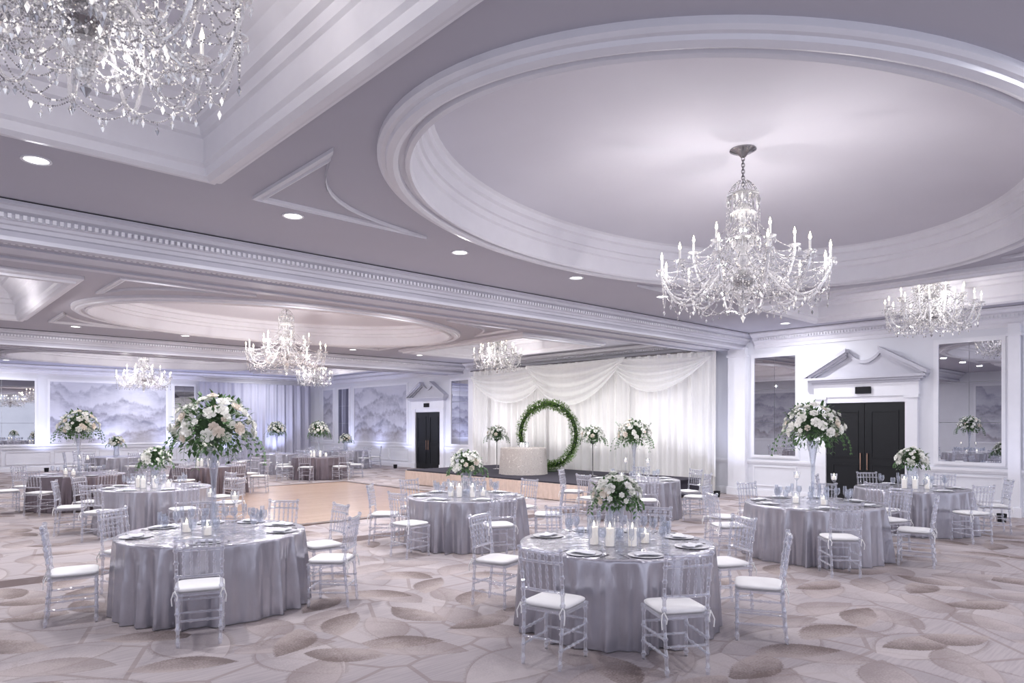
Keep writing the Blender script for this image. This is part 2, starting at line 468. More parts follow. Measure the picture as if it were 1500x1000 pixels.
LW=lambda s,n,z:(XW-n,s,z)     # long wall: s=y, n out of wall
BW=lambda s,n,z:(s,YW-n,z)
FW=lambda s,n,z:(X0+n,s,z)
def wbox(m,fn,s0,s1,n0,n1,z0,z1):
    v=[fn(s0,n0,z0),fn(s1,n0,z0),fn(s1,n1,z0),fn(s0,n1,z0),fn(s0,n0,z1),fn(s1,n0,z1),fn(s1,n1,z1),fn(s0,n1,z1)]
    m.add(v,[(3,2,1,0),(4,5,6,7),(0,1,5,4),(1,2,6,5),(2,3,7,6),(3,0,4,7)])
def wframe(m,fn,s0,s1,z0,z1,w=.06,d=.04,d2=.02):
    wbox(m,fn,s0,s0+w,0,d,z0,z1); wbox(m,fn,s1-w,s1,0,d,z0,z1)
    wbox(m,fn,s0+w,s1-w,0,d,z0,z0+w); wbox(m,fn,s0+w,s1-w,0,d,z1-w,z1)
    if d2:
        e=.03
        wbox(m,fn,s0-e,s0,0,d2,z0-e,z1+e); wbox(m,fn,s1,s1+e,0,d2,z0-e,z1+e)
        wbox(m,fn,s0,s1,0,d2,z0-e,z0); wbox(m,fn,s0,s1,0,d2,z1,z1+e)
crown=[(0,4.29),(.30,4.29),(.30,4.25),(.25,4.24),(.22,4.19),(.14,4.17),(.13,4.09),(.07,4.07),(.05,4.0),(.03,3.98),(.03,3.90),(0,3.90)]
doorsL=[(5.0,7.3),(22.45,24.75)]
segs=[];s=Y0
for a,b in doorsL: segs.append((s,a)); s=b
segs.append((s,YW))
m=MB()
for a,b in segs: wbox(m,LW,a,b,0,.03,0,.16); wbox(m,LW,a,b,0,.02,.16,.19)
m.obj('baseboard_right',M_trim,False,kind='structure')
m=MB()
for a,b in segs:
    wbox(m,LW,a,b,0,.05,.90,.96); wbox(m,LW,a,b,0,.03,.86,.90)
trim(m,M_trim,smooth=False)
for a,b in ((Y0,8.92),(10.35,21.0),(22.45,YW)):
    m=MB(); extr(m,crown,a,b,LW)
    s=a
    while s<b-.1: wbox(m,LW,s,s+.04,.12,.17,4.10,4.15); s+=.07
    trim(m,M_mold,smooth=False)
m=MB()
for a,b in [(-.9,.9),(1.2,3.1),(3.38,4.69),(7.74,9.03),(20.8,22.1),(25.1,29.8),(30.2,31.4),(31.7,33.0)]:
    nseg=max(1,round((b-a)/1.4)); w=(b-a)/nseg
    for i in range(nseg): wframe(m,LW,a+i*w+.06,a+(i+1)*w-.06,.27,.80,.03,.022,0)
trim(m,M_trim,smooth=False)
m=MB()
for a,b in ((9.12,9.62),(20.5,20.75),(3.14,3.34),(-.3,-.05)):
    wbox(m,LW,a,b,0,.16,0,3.95); wbox(m,LW,a-.03,b+.03,0,.19,0,.2); wbox(m,LW,a-.03,b+.03,0,.19,3.7,3.76)
trim(m,M_trim,smooth=False)
def picture(fn,a,b,kind,z0=1.02,z1=3.72):
    nm='wall_mirror' if kind=='mirror' else 'wall_mural'
    root=empty(nm,loc=fn((a+b)/2,0,z0),label=('tall antiqued mirror in white moulded wall frame' if kind=='mirror' else 'misty grey mountain mural panel in white moulded frame'),cat=('mirror' if kind=='mirror' else 'wall mural'))
    f2=lambda s,n,z: tuple(Vector(fn(s,n,z))-Vector(root.location))
    m=MB()
    if kind=='mirror':   # bevelled panes with narrow joints
        A,B=a+.05,b-.05; hz=(z1-z0-.10)/3; hw=(B-A)/2
        for i in range(2):
            for j in range(3): wbox(m,f2,A+i*hw+.004,A+(i+1)*hw-.004,.006,.022,z0+.05+j*hz+.004,z0+.05+(j+1)*hz-.004)
    else: wbox(m,f2,a+.05,b-.05,.006,.022,z0+.05,z1-.05)
    m.obj('mirror_glass' if kind=='mirror' else 'painted_panel',M_mir if kind=='mirror' else M_mural,False,parent=root)
    m=MB(); wframe(m,f2,a,b,z0,z1,.07,.05,.025); m.obj('frame',M_trim,False,parent=root)
for a,b,k in [(7.74,9.0,'mirror'),(3.4,4.69,'mirror'),(1.2,3.08,'mural'),(20.85,22.1,'mirror'),(25.15,29.8,'mural'),(30.2,31.4,'mirror'),(31.8,33.0,'mural')]: picture(LW,a,b,k)
for a,b,k in [(-2.8,2.0,'mural'),(2.4,4.7,'mirror'),(5.08,9.62,'mural'),(9.85,10.85,'mirror')]: picture(BW,a,b,k)
for a,b,k in [(5.6,8.6,'mural'),(11,15,'mural'),(16,20.5,'mural'),(23,28,'mural'),(29,32.5,'mural')]: picture(FW,a,b,k)
m=MB(); wbox(m,BW,X0,XW,0,.03,0,.16); m.obj('baseboard_back',M_trim,False,kind='structure')
m=MB(); wbox(m,BW,X0,XW-.06,0,.05,.90,.96)
extr(m,crown,X0,XW-.31,BW)
s=X0
while s<XW-.4: wbox(m,BW,s,s+.04,.12,.17,4.10,4.15); s+=.07
s=X0+.2
while s<10.8: wframe(m,BW,s,s+1.5,.27,.80,.03,.022,0); s+=1.62
trim(m,M_mold,smooth=False)

# doors with broken pediment
def door(n,yc):
    root=empty('door_%d'%n,loc=(XW,yc,0),kind='structure')
    f=lambda s,nn,z:(-nn,s,z)
    for sg in (-1,1):
        m=MB(); a,b=(0.006,.87) if sg>0 else (-.87,-.006)
        wbox(m,f,a,b,.005,.05,.01,2.40)
        for z0,z1 in ((.2,.95),(1.1,2.22)):
            wframe(m,lambda s,nn,z:(-nn-.045,s,z),a+.13,b-.13,z0,z1,.035,.02,0)
        leaf=m.obj('door_leaf',M_door,False,parent=root)
        m=MB(); c=sg*.075
        m.tube([(-.10,c,.82),(-.10,c,1.22)],.014,8)
        for z in (.85,1.19): m.tube([(-.05,c,z),(-.10,c,z)],.012,6)
        m.obj('handle',M_brass,True,parent=leaf)
    m=MB()
    for sg in (-1,1):
        a,b=sorted((sg*.88,sg*1.13)); wbox(m,f,a,b,0,.10,0,2.55)
        a,b=sorted((sg*.86,sg*1.16)); wbox(m,f,a,b,0,.13,0,.22)
        wbox(m,f,a,b,0,.13,2.5,2.56)
    wbox(m,f,-.9,.9,0,.08,2.41,2.55)
    wbox(m,f,-1.16,1.16,0,.11,2.55,2.94)
    m.obj('door_frame',M_trim,False,parent=root)
    m=MB()
    wbox(m,f,-1.33,1.33,0,.26,2.97,3.03); wbox(m,f,-1.27,1.27,0,.20,2.92,2.97); wbox(m,f,-1.20,1.20,0,.15,2.87,2.92)
    XE=1.33; XP=.36
    rk=lambda x: 3.07+(XE-abs(x))/(XE-XP)*.57
    def ztop(x): return rk(x) if abs(x)>XP else 3.38+.22*(abs(x)/XP)**2
    N=40
    xs_=[-1.25+2.50*i/N for i in range(N+1)]
    prof=[(x,ztop(x)-.03) for x in xs_]
    K=N+1
    v=[f(x,0,3.03) for x,z in prof]+[f(x,0,z) for x,z in prof]+[f(x,.05,3.03) for x,z in prof]+[f(x,.05,z) for x,z in prof]
    m.add(v,[q for i in range(N) for q in ((2*K+i,2*K+i+1,3*K+i+1,3*K+i),(K+i,K+i+1,3*K+i+1,3*K+i))])
    def band(xs,dd,h0,h1,zf=None):
        n=len(xs); v=[]
        for x in xs:
            z=(zf or ztop)(x)
            v+=[f(x,0,z+h0),f(x,dd,z+h0),f(x,dd,z+h1),f(x,0,z+h1)]
        fs=[(0,1,2,3),tuple(4*(n-1)+k for k in (3,2,1,0))]
        for i in range(n-1):
            for k in range(4): fs.append((4*i+k,4*i+(k+1)%4,4*i+4+(k+1)%4,4*i+4+k))
        m.add(v,fs)
    for sg in (-1,1):
        band([sg*1.36,sg*XP],.26,-.03,.055,rk); band([sg*1.28,sg*(XP+.01)],.19,-.09,-.03,rk); band([sg*1.20,sg*(XP+.02)],.12,-.14,-.09,rk)
    cx=[-XP+2*XP*i/16 for i in range(17)]
    band(cx,.10,-.05,.03)
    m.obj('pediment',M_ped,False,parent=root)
    m=MB(); wbox(m,f,-.17,.17,.11,.16,2.62,2.78); m.obj('exit_sign',M_dark,False,parent=root)
door(1,6.15); door(2,23.6)

# ------------------------------------------------------------------ drapes
def curtain(name,p0,p1,z0,z1,amp,freq,mat,label,rows=3,seed=1,parent=None):
    rnd=random.Random(seed)
    p0=Vector(p0);p1=Vector(p1);L=(p1-p0).length;d=(p1-p0)/L;nrm=Vector((-d.y,d.x))
    n=int(L*38); ph=[rnd.uniform(0,6) for _ in range(4)]
    def fn(u,v):
        s=u*L
        w=sin(freq*s+ph[0]+1.1*sin(.9*s+ph[1]))+.5*sin(freq*2.3*s+ph[2]+sin(1.7*s))
        o=w*amp*(.6+.4*(1-v))
        q=p0+d*s+nrm*o
        return (q.x,q.y,z0+(z1-z0)*v)
    m=MB(); m.grid(fn,n,rows)
    if parent: return m.obj(name,mat,True,80,parent=parent)
    return m.obj(name,mat,True,80,label=label,cat='curtain')
bd=empty('stage_backdrop',loc=(0,0,0),label='white sheer drape backdrop with draped swags behind the stage',cat='drapes')
curtain('drape_panel',(16.80,9.85),(16.80,20.4),.01,3.93,.09,17,M_drape,'',4,3,bd)
for yy,wd in ((19.6,.9),(16.45,.6),(12.95,.6),(10.15,.8)):
    curtain('drape_tail',(16.58,yy-wd/2),(16.58,yy+wd/2),.02 if yy<9.9 else .48,3.86,.05,26,M_swag,'',4,int(yy*7),bd)
def swag(y0,y1,za,zb,d0,d1,x,seed,skew=1.0):
    def fn(u,v):
        uu=u**skew
        c=(4*uu*(1-uu))**.85
        dr=d0+(d1-d0)*v
        z=za+(zb-za)*u-dr*c-.02*v
        fold=sin(v*30+seed+1.6*sin(pi*u)+.6*sin(5*v+seed))*.04*c
        return (x-.12*c*sin(pi*v)-.02+fold,y0+(y1-y0)*u,z)
    m=MB(); m.grid(fn,36,50); m.obj('swag',M_swag,True,80,parent=bd)
swag(15.9,20.1,3.92,3.70,.05,1.15,16.50,0,.85); swag(12.7,17.0,3.93,3.93,.05,1.4,16.44,1.5,1.15); swag(9.85,13.4,3.75,3.93,.05,1.0,16.50,3,1.2)
m=MB(); m.tube([(16.80,9.8,3.94),(16.80,20.45,3.94)],.025,8); m.obj('rod',M_silver,True,parent=bd)
curtain('window_curtain',(10.96,33.2),(16.5,33.2),.01,3.88,.07,13,M_curt,'grey lavender pleated floor-length curtain on far wall',3,9)

# ------------------------------------------------------------------ stage
st=empty('stage',loc=(14.4,14.2,0),label='low stage platform with dark carpet top and champagne pleated skirt',cat='stage')
m=MB(); m.box(-2.0,1.82,-4.2,4.1,.41,.45); m.box(-1.98,1.80,-4.15,4.05,.02,.41); m.obj('platform',M_stage,False,parent=st)
m=MB()
def sk(path):
    P=[Vector(p) for p in path]
    for i in range(len(P)-1):
        a,b=P[i],P[i+1];L=(b-a).length;d=(b-a)/L;nr=Vector((d.y,-d.x))
        def fn(u,v,a=a,d=d,L=L,nr=nr):
            s=u*L;o=.02*sin(38*s+.8*sin(2*s))*(1-.5*v)
            q=a+d*s+nr*o; return (q.x,q.y,.012+.41*v)
        m.grid(fn,int(L*30),2)
sk([(-2.04,-4.24),(-2.04,4.14),(1.78,4.14)])
m.obj('stage_skirt',M_gold,True,80,parent=st)

# tablecloths
def clothmesh(R,H,fold,seed,mat,n=360,bump=.10):
    rnd=random.Random(seed); ph=[rnd.uniform(0,6.28) for _ in range(6)]
    m=MB()
    def fn(u,v):
        t=2*pi*u
        if v<.22:
            r=R*(v/.22)*.985; z=H
        elif v<.30:
            k=(v-.22)/.08; r=R*(.985+.015*sin(k*pi/2)); z=H-.018*(1-cos(k*pi/2))
        else:
            h=(v-.30)/.70
            a=fold*t+ph[0]+2.0*sin(3*t+ph[1])+.2*h
            w=1-2*abs(sin(a/2))**.9
            w=w*.72+.28*sin(fold*1.9*t+ph[2]+1.3*sin(5*t+ph[3]))
            w*=(.62+.38*sin(4*t+ph[4]))
            r=R+.03*h+bump*w*(h**.6)
            z=(H-.018)*(1-h)+.006*h
        return (r*cos(t),r*sin(t),z)
    m.grid(fn,n,26,closeu=True)
    return m.mesh('tablecloth',mat,True,75)
def rosette():
    t=NT('cream_rosette_cloth'); 
    vo=t.n('ShaderNodeTexVoronoi',Scale=11.0); t.t.links.new(t.obj(),vo.inputs['Vector'])
    w=t.math('SINE',t.math('MULTIPLY',vo.outputs['Distance'],34.0))
    t.set(t.b.inputs['Base Color'],t.mix(t.math('MULTIPLY',t.math('ADD',w,1.0),.4),(.94,.89,.84),(.52,.46,.44)))
    t.b.inputs['Roughness'].default_value=.7
    t.bump(w,.6,.02); return t.mat
ct=empty('cake_table',loc=(13.75,14.33,.45),label='small round cake table with cream rosette-textured cloth on stage',cat='table')
mk('tablecloth',clothmesh(.66,.77,14,5,rosette(),140,.03),parent=ct)

# ------------------------------------------------------------------ tables
TT=.76
def table_proto(mat,seed):
    e=empty('banquet_table',cat='table'); mk('tablecloth',clothmesh(.93,TT,24,seed,mat),parent=e)
    m=MB(); m.lathe([(.9,TT-.03),(.9,TT-.012)],32); m.lathe([(.3,.012),(.3,.04),(.04,.08),(.04,TT-.03)],12)
    m.obj('table_base',M_dark,True,parent=e); return e
tS=[table_proto(M_silk,11),table_proto(M_silk,23)]; tM=table_proto(M_mauve,31)
CAM=-42.86
TABLES={ # name:(x,y,chair angles in view frame,taupe cloth)
 'A':(5.24,4.17,[-120,-76,-24,153,108,62,20],0),
 'B':(2.61,7.47,[-72,-152,0,158,42,78,115],0),
 'C':(6.88,8.49,[-125,-65,0,180,45,90,135],0),
 'D':(9.93,4.29,[-170,-98,-33,150,105,60,15],0),
 'E':(13.6,4.10,[150,-140,-80,-14,40,92],0),
 'F':(11.45,8.63,[-140,-88,-30,20,75,160],0),
 'G':(3.69,13.49,[-150,-100,-45,5,60,120,170],0),
 'H':(3.33,18.05,[-140,-90,-40,10,60,120,170],1),
 'I':(6.62,19.3,[-140,-90,-40,10,60,120,170],1),
 'J':(11.33,25.64,[-150,-90,-40,10,60,170],0),
 'K':(11.34,22.2,[-130,-90,-40,10,60,120,170],1),
 'L':(14.9,26.7,[-150,-90,-40,10,170],0),
 'M':(6.13,27.05,[-150,-90,-40,10,170],0)}
tall={'B','D','F','H','J','K'}
for i,(k,(x,y,ch,mv)) in enumerate(TABLES.items()):
    pr=tM if mv else tS[i%2]
    desc=('taupe' if mv else 'silver-grey')+' satin floor-length cloth on round banquet table with '+('tall' if k in tall else 'low')+' flower centrepiece'
    place(pr,(x,y,0),i*1.3,label=desc,group='round banquet tables')

# ------------------------------------------------------------------ chairs
def rod(m,a,b,r=.0115,n=6,nodes=(.12,.5,.88),mi=0):
    a=Vector(a);b=Vector(b);ts=[0];rs=[r]
    for t in nodes:
        e=.018/max(.05,(b-a).length)
        ts+=[t-e,t,t+e]; rs+=[r,r*1.6,r]
    ts.append(1); rs.append(r)
    m.tube([a+(b-a)*t for t in ts],rs,n,mi)
def g_frontleg(m,sx): rod(m,(sx*.185,.185,0),(sx*.185,.185,.43),.0150,8,(.1,.35,.65,.93))
def g_rearleg(m,sx): rod(m,(sx*.165,-.225,0),(sx*.175,-.19,.43),.0150,8,(.1,.35,.65,.93))
def g_back(m):
    for sx in (-1,1):
        rod(m,(sx*.175,-.19,.43),(sx*.178,-.205,.66),.0150,8,(.3,.7)); rod(m,(sx*.178,-.205,.66),(sx*.185,-.25,.935),.0150,8,(.2,.6,.97))
    def yb(z): return -.205-.045*max(0,(z-.66))/.265
    for z in (.60,.83,.91):
        pts=[(x*.18,yb(z)-.018*(1-x*x),z) for x in (-1,-.5,0,.5,1)]
        m.tube(pts,.0125 if z<.9 else .0175,7)
    for i in range(5):
        x=-.12+.06*i; o=-.018*(1-(x/.18)**2)
        rod(m,(x,yb(.6)+o,.60),(x,yb(.83)+o,.83),.0095,6,(.25,.5,.75))
        rod(m,(x,yb(.83)+o,.83),(x,yb(.91)+o,.91),.0125,6,(.5,))
def g_frame(m):
    for sx in (-1,1):
        m.box(sx*.19-.014,sx*.19+.014,-.20,.20,.428,.452)
    m.box(-.20,.20,.176,.204,.428,.452); m.box(-.20,.20,-.204,-.176,.428,.452); m.box(-.175,.175,-.175,.175,.440,.448)
def g_str(m):
    for z in (.15,.27):
        for sx in (-1,1): rod(m,(sx*.17,-.215,z),(sx*.185,.185,z),.0108,6,(.3,.5,.7))
        rod(m,(-.185,.185,z+.04),(.185,.185,z+.04),.0108,6,(.3,.5,.7))
    rod(m,(-.168,-.215,.22),(.168,-.215,.22),.0108,6,(.3,.7))
def g_cush(m,mi=0):
    def fn(u,v):
        t=2*pi*u; p=-pi/2+pi*v
        def se(c,e): return math.copysign(abs(c)**e,c)
        cx=se(cos(t),.35)*max(0,cos(p))**.35; cy=se(sin(t),.35)*max(0,cos(p))**.35
        return (cx*.203,cy*.203+.005,.476+.023*se(sin(p),.8))
    m.grid(fn,32,10,mi,True)
    for sx in (-1,1):
        m.tube([(sx*.17,-.185,.475),(sx*.20,-.215,.47),(sx*.215,-.235,.42),(sx*.21,-.235,.36)],.005,5,mi)
        m.tube([(sx*.17,-.185,.475),(sx*.19,-.225,.485),(sx*.17,-.24,.44),(sx*.175,-.235,.40)],.005,5,mi)
CL='clear acrylic chiavari chair with white tie-on seat cushion'
cp=empty('dining_chair',cat='chair',label=CL,group='clear chairs around the banquet tables')
for sx in (-1,1):
    m=MB(); g_frontleg(m,sx); m.obj('leg',M_acr,True,60,parent=cp)
    m=MB(); g_rearleg(m,sx); m.obj('leg',M_acr,True,60,parent=cp)
m=MB(); g_back(m); m.obj('backrest',M_acr,True,60,parent=cp)
m=MB(); g_frame(m); m.obj('seat_frame',M_acr,False,parent=cp)
m=MB(); g_str(m); m.obj('stretcher',M_acr,True,60,parent=cp)
m=MB(); g_cush(m); m.obj('seat_cushion',M_cush,True,80,parent=cp)
m=MB()
for sx in (-1,1): g_frontleg(m,sx); g_rearleg(m,sx)
g_back(m); g_frame(m); g_str(m)
g_cush(m,1)
cfar=m.obj('dining_chair',[M_acr,M_cush],True,60,cat='chair',label=CL,group='clear chairs around the banquet tables')
rc=random.Random(4)
SEATS={}
for k,(x,y,ch,mv) in TABLES.items():
    SEATS[k]=[]
    for a in ch:
        w=rad(a+CAM+rc.uniform(-2,2)); rr=1.27+rc.uniform(0,.05)
        if k=='B': rr=1.25
        SEATS[k].append(w)
        place(cp if k in 'ABCDEFG' else cfar,(x+rr*cos(w),y+rr*sin(w),0),w+pi/2+rad(rc.uniform(-6,6)))

# ------------------------------------------------------------------ place settings
m=MB(); m.lathe([(0,0),(.09,0),(.155,.007),(.158,.009),(.15,.009),(.10,.004),(0,.004)],28)
plate=m.obj('dinner_plate',M_china,True,cat='plate',label='white round dinner plate with folded napkin on it',group='plates on the banquet tables')
m=MB()
def nf(u,v): 
    return ((u-.5)*.24*(1-.25*v),(v-.5)*.13+.02*sin(u*6),.010+.012*sin(pi*u)*sin(pi*v)+.004*sin(9*v))
m.grid(nf,12,6)
m.grid(lambda u,v:((u-.5)*.24*(1-.25*v),(v-.5)*.13+.02*sin(u*6),.0),12,6)
nap=m.obj('napkin',M_nap,True,80,cat='napkin',label='folded white cloth napkin on plate',group='napkins on the plates')
m=MB(); m.lathe([(.036,0),(.036,.003),(.006,.008),(.004,.05),(.004,.085),(.02,.10),(.036,.125),(.040,.155),(.034,.20),(.032,.20),(.037,.155),(.033,.127),(.0,.098)],14,caps=False)
glass=m.obj('wine_glass',M_glass,True,60,cat='glass',label='clear stemmed wine glass on the tablecloth',group='wine glasses on the banquet tables')
m=MB(); m.lathe([(.03,0),(.03,.003),(.005,.008),(.004,.09),(.022,.11),(.026,.16),(.022,.235),(.020,.235),(.022,.16),(0,.112)],12,caps=False)
flute=m.obj('champagne_glass',M_glass,True,60,cat='glass',label='clear champagne flute on the tablecloth',group='champagne glasses on the banquet tables')
def cutlery(kind):
    m=MB()
    m.tube([(0,-.1,.004),(0,0,.004)],[.005,.003],5)
    if kind=='fork':
        m.box(-.009,.009,0,.03,.002,.005)
        for x in (-.0075,-.0025,.0025,.0075): m.box(x-.0012,x+.0012,.03,.075,.002,.005)
    else:
        m.grid(lambda u,v:(-.006+.013*u*(1-.6*v*v),v*.11,.004),2,6); m.grid(lambda u,v:(-.006+.013*u*(1-.6*v*v),v*.11,.0025),2,6)
    return m.obj('fork' if kind=='fork' else 'table_knife',M_silver,True,cat='cutlery',label='silver %s beside a plate'%('fork' if kind=='fork' else 'knife'),group='cutlery on the banquet tables')
fork=cutlery('fork'); knife=cutlery('knife')
for k,ws in SEATS.items():
    x,y=TABLES[k][:2]
    if k in 'JLM': continue
    for w in ws:
        px,py=x+.72*cos(w),y+.72*sin(w)
        place(plate,(px,py,TT+.001),w)
        if k in 'ABCDEFG': place(nap,(px,py,TT+.0105),w+pi/2+rc.uniform(-.3,.3))
        place(glass,(x+.50*cos(w-.30),y+.50*sin(w-.30),TT+.001),0)
        if k in 'ABCDEG':
            if k in 'ABCD': place(glass,(x+.47*cos(w+.13),y+.47*sin(w+.13),TT+.001),0)
            place(flute,(x+.51*cos(w-.09),y+.51*sin(w-.09),TT+.001),0)
        if k in 'ABCD':
            for pr,s in ((fork,.20),(knife,-.20)):
                tx,ty=-sin(w)*s,cos(w)*s
                place(pr,(px+tx,py+ty,TT+.001),w+pi/2)

# ------------------------------------------------------------------ candles
def candle(h,gl):
    e=empty('pillar_candle',cat='candle')
    m=MB(); m.lathe([(.053,0),(.053,.004),(.055,gl),(.052,gl),(.051,.006),(0,.006)],18,caps=False); m.obj('glass_cylinder',M_glass,True,parent=e)
    m=MB(); m.lathe([(.042,.007),(.042,h),(.036,h-.006),(0,h-.006)],16); m.obj('wax',M_white,True,parent=e)
    m=MB(); m.lathe([(0,h-.004),(.006,h+.008),(.010,h+.02),(.005,h+.038),(0,h+.05)],8); m.obj('flame',M_flame,True,parent=e)
    e['label']='lit white pillar candle in clear glass cylinder on table'; e['group']='candles on the banquet tables'; return e
cT=candle(.17,.25); cS=candle(.09,.15)
def vot():
    e=empty('tall_candle_holder',cat='candle'); m=MB()
    m.lathe([(.045,0),(.045,.005),(.008,.02),(.006,.30),(.03,.33),(.042,.36),(.045,.43),(.042,.43),(.04,.36),(0,.335)],14,caps=False); m.obj('glass_stem',M_glass,True,parent=e)
    m=MB(); m.lathe([(.032,.345),(.032,.39),(0,.39)],12); m.obj('wax',M_white,True,parent=e)
    m=MB(); m.lathe([(0,.39),(.009,.405),(0,.435)],8); m.obj('flame',M_flame,True,parent=e)
    e['label']='lit votive in tall clear stemmed glass holder'; e['group']='stemmed candle holders'; return e
cV=vot()
for k in TABLES:
    x,y=TABLES[k][:2]
    if k in 'JLM': continue
    L=[(cT,.28,-65),(cS,.28,-15),(cT,.28,215),(cT,.27,-110)] if k not in 'BDFH' else [(cS,.26,-80),(cV,.28,-20),(cS,.27,190),(cV,.27,120)]
    for pr,r,a in L:
        w=rad(a+CAM); place(pr,(x+r*cos(w),y+r*sin(w),TT+.001),0)

# ------------------------------------------------------------------ flowers
def bloom_mesh(mat):
    m=MB(); rnd=random.Random(3)
    for (n,R,ph,z0,th) in ((3,.30,2.2,.25,.9),(4,.45,1.75,.15,.75),(5,.68,1.35,.05,.62),(6,.92,1.15,-.05,.55)):
        o=rnd.uniform(0,6)
        for k in range(n):
            t0=o+2*pi*k/n
            def fn(u,v,t0=t0):
                a=t0+(u-.5)*2*th*(.35+.65*v**.5)*(1-.25*v**4)
                p=v*ph
                r=R*sin(min(p,1.9))*(1.0 if ph>1.5 else .95+.15*v)
                z=R*(1-cos(p))*.9+z0-(.12 if ph<1.5 else 0)*v**4
                w=1-.10*(2*u-1)**2
                return (r*cos(a)*w,r*sin(a)*w,z*w)
            m.grid(fn,4,4)
    return m.mesh('bloom',mat,True,70)
BLOOM=[bloom_mesh(M_petal),bloom_mesh(M_petalc)]
def leafadd(m,p,d,up,L,W):
    d=d.normalized(); s=d.cross(up)
    if s.length<1e-4: s=d.cross(Vector((1,0,0)))
    s.normalize(); n=s.cross(d)
    v=[p,p+d*L*.45+s*W*.5+n*W*.18,p+d*L-n*L*.12,p+d*L*.45-s*W*.5+n*W*.18,p+d*L*.5]
    m.add(v,[(0,1,4),(1,2,4),(2,3,4),(3,0,4)])
def vase(kind,h):
    m=MB()
    if kind=='tall': m.lathe([(.085,0),(.09,.008),(.05,.05),(.03,.14),(.024,.3),(.03,.5*h+.1),(.05,h*.8),(.085,h),(.080,h),(.045,h*.8),(.024,.5*h+.1),(.018,.3),(.02,.12),(0,.06)],20,caps=False)
    elif kind=='stand': m.lathe([(.14,0),(.14,.012),(.02,.03),(.012,.1),(.012,h-.1),(.07,h-.04),(.09,h),(0,h-.02)],14)
    else: m.lathe([(.075,0),(.08,.006),(.085,.05),(.07,h*.6),(.085,h),(.081,h),(.066,h*.6),(.08,.05),(0,.012)],20,caps=False)
    return m
def arrangement(R,h,kind,nb,nl,seed,bs=.05,droop=.4,sprig=1.0):
    rnd=random.Random(seed)
    e=empty('flower_arrangement',cat='flowers')
    vase(kind,h).obj('vase',M_silver if kind=='stand' else M_glass,True,60,parent=e)
    cz=h+R*.45
    m=MB()
    m.lathe([(0,h+.02),(R*.2,h+.06),(R*.42,h+R*.3),(R*.42,h+R*.65),(R*.22,h+R*.85),(0,h+R*.9)],10); m.obj('stems',M_core,True,parent=e)
    m=MB()
    for i in range(nl):
        a=rnd.uniform(0,2*pi); el=math.asin(rnd.uniform(-.8,1)); 
        dv=Vector((cos(a)*cos(el),sin(a)*cos(el),sin(el)))
        p=Vector((0,0,cz))+Vector((dv.x,dv.y,dv.z*.85))*R*rnd.uniform(.40,.88)
        d=(dv+Vector((rnd.uniform(-.6,.6),rnd.uniform(-.6,.6),rnd.uniform(-.6,.4)))).normalized()
        leafadd(m,p,d,Vector((0,0,1)),rnd.uniform(.5,1)*.090*(R/.4)**.5,.040*(R/.4)**.5*rnd.uniform(.7,1.2))
    ns=int((9+R*28)*sprig)
    for i in range(ns):
        a=2*pi*i/ns+rnd.uniform(-.3,.3); up=rnd.random()<.35
        p0=Vector((cos(a)*R*.5,sin(a)*R*.5,cz-R*.1)); pts=[p0]
        L=R*rnd.uniform(.5,.92)
        for j in range(1,9):
            t=j/8
            if up: q=p0+Vector((cos(a)*L*.55*t,sin(a)*L*.55*t,L*.95*t-L*.15*t*t))
            else: q=p0+Vector((cos(a)*L*.85*math.sin(t*1.5),sin(a)*L*.85*math.sin(t*1.5),L*.22*t-L*(.6+droop)*t*t))
            pts.append(q)
        m.tube(pts,.002,4)
        for j in range(1,9):
            d=(pts[j]-pts[j-1]).normalized()
            for s in (-1,1):
                sd=d.cross(Vector((0,0,1))); sd=sd.normalized() if sd.length>1e-3 else Vector((1,0,0))
                leafadd(m,pts[j],d*.6+sd*s+Vector((0,0,rnd.uniform(-.4,.3))),Vector((0,0,1)),.052*rnd.uniform(.8,1.3),.028)
    fo=m.obj('foliage',M_leaf,True,60,parent=e); fo['kind']='stuff'
    g=(1+5**.5)/2
    for i in range(nb):
        zz=-.35+1.32*(i+.5)/nb; a=2*pi*i/g+rnd.uniform(-.3,.3); rr=(max(0,1-min(1,abs(zz))**2))**.5
        dv=Vector((rr*cos(a),rr*sin(a),zz)).normalized()
        b=BLOOM[0 if rnd.random()<.82 else 1]
        o=mk('bloom',b,parent=e)
        s=bs*rnd.choice((.6,.75,.9,1.05,1.2))
        o.location=Vector((0,0,cz))+Vector((dv.x,dv.y,dv.z*.85))*R*rnd.uniform(.75,.90)
        o.rotation_euler=(dv+Vector((0,0,.15))).to_track_quat('Z','Y').to_euler(); o.scale=(s,s,s)
    return e
AB=arrangement(.45,.90,'tall',66,600,1,.066,.5)
AA=arrangement(.26,.34,'low',38,320,2,.053,.25,.7)
AS=arrangement(.35,.98,'stand',34,340,5,.060,.4)
GP='flower centrepieces on the tables'
for k in 'BDFHJK':
    x,y=TABLES[k][:2]
    place(AB,(x,y,TT+.001),ord(k)*1.1,scale=1.0 if k in 'BDH' else .85,label='tall white rose and greenery centrepiece in clear trumpet vase',group=GP)
for k in 'ACEGILM':
    x,y=TABLES[k][:2]
    place(AA,(x,y,TT+.001),ord(k)*.7,scale={'A':1.0}.get(k,1.1),label='low white and cream flower arrangement in clear glass vase',group=GP)
for (x,y) in ((14.57,12.4),(14.6,16.45)):
    place(AS,(x,y,.451),x,label='white flowers and greenery on slim silver stage stand',group='flower stands on the stage')

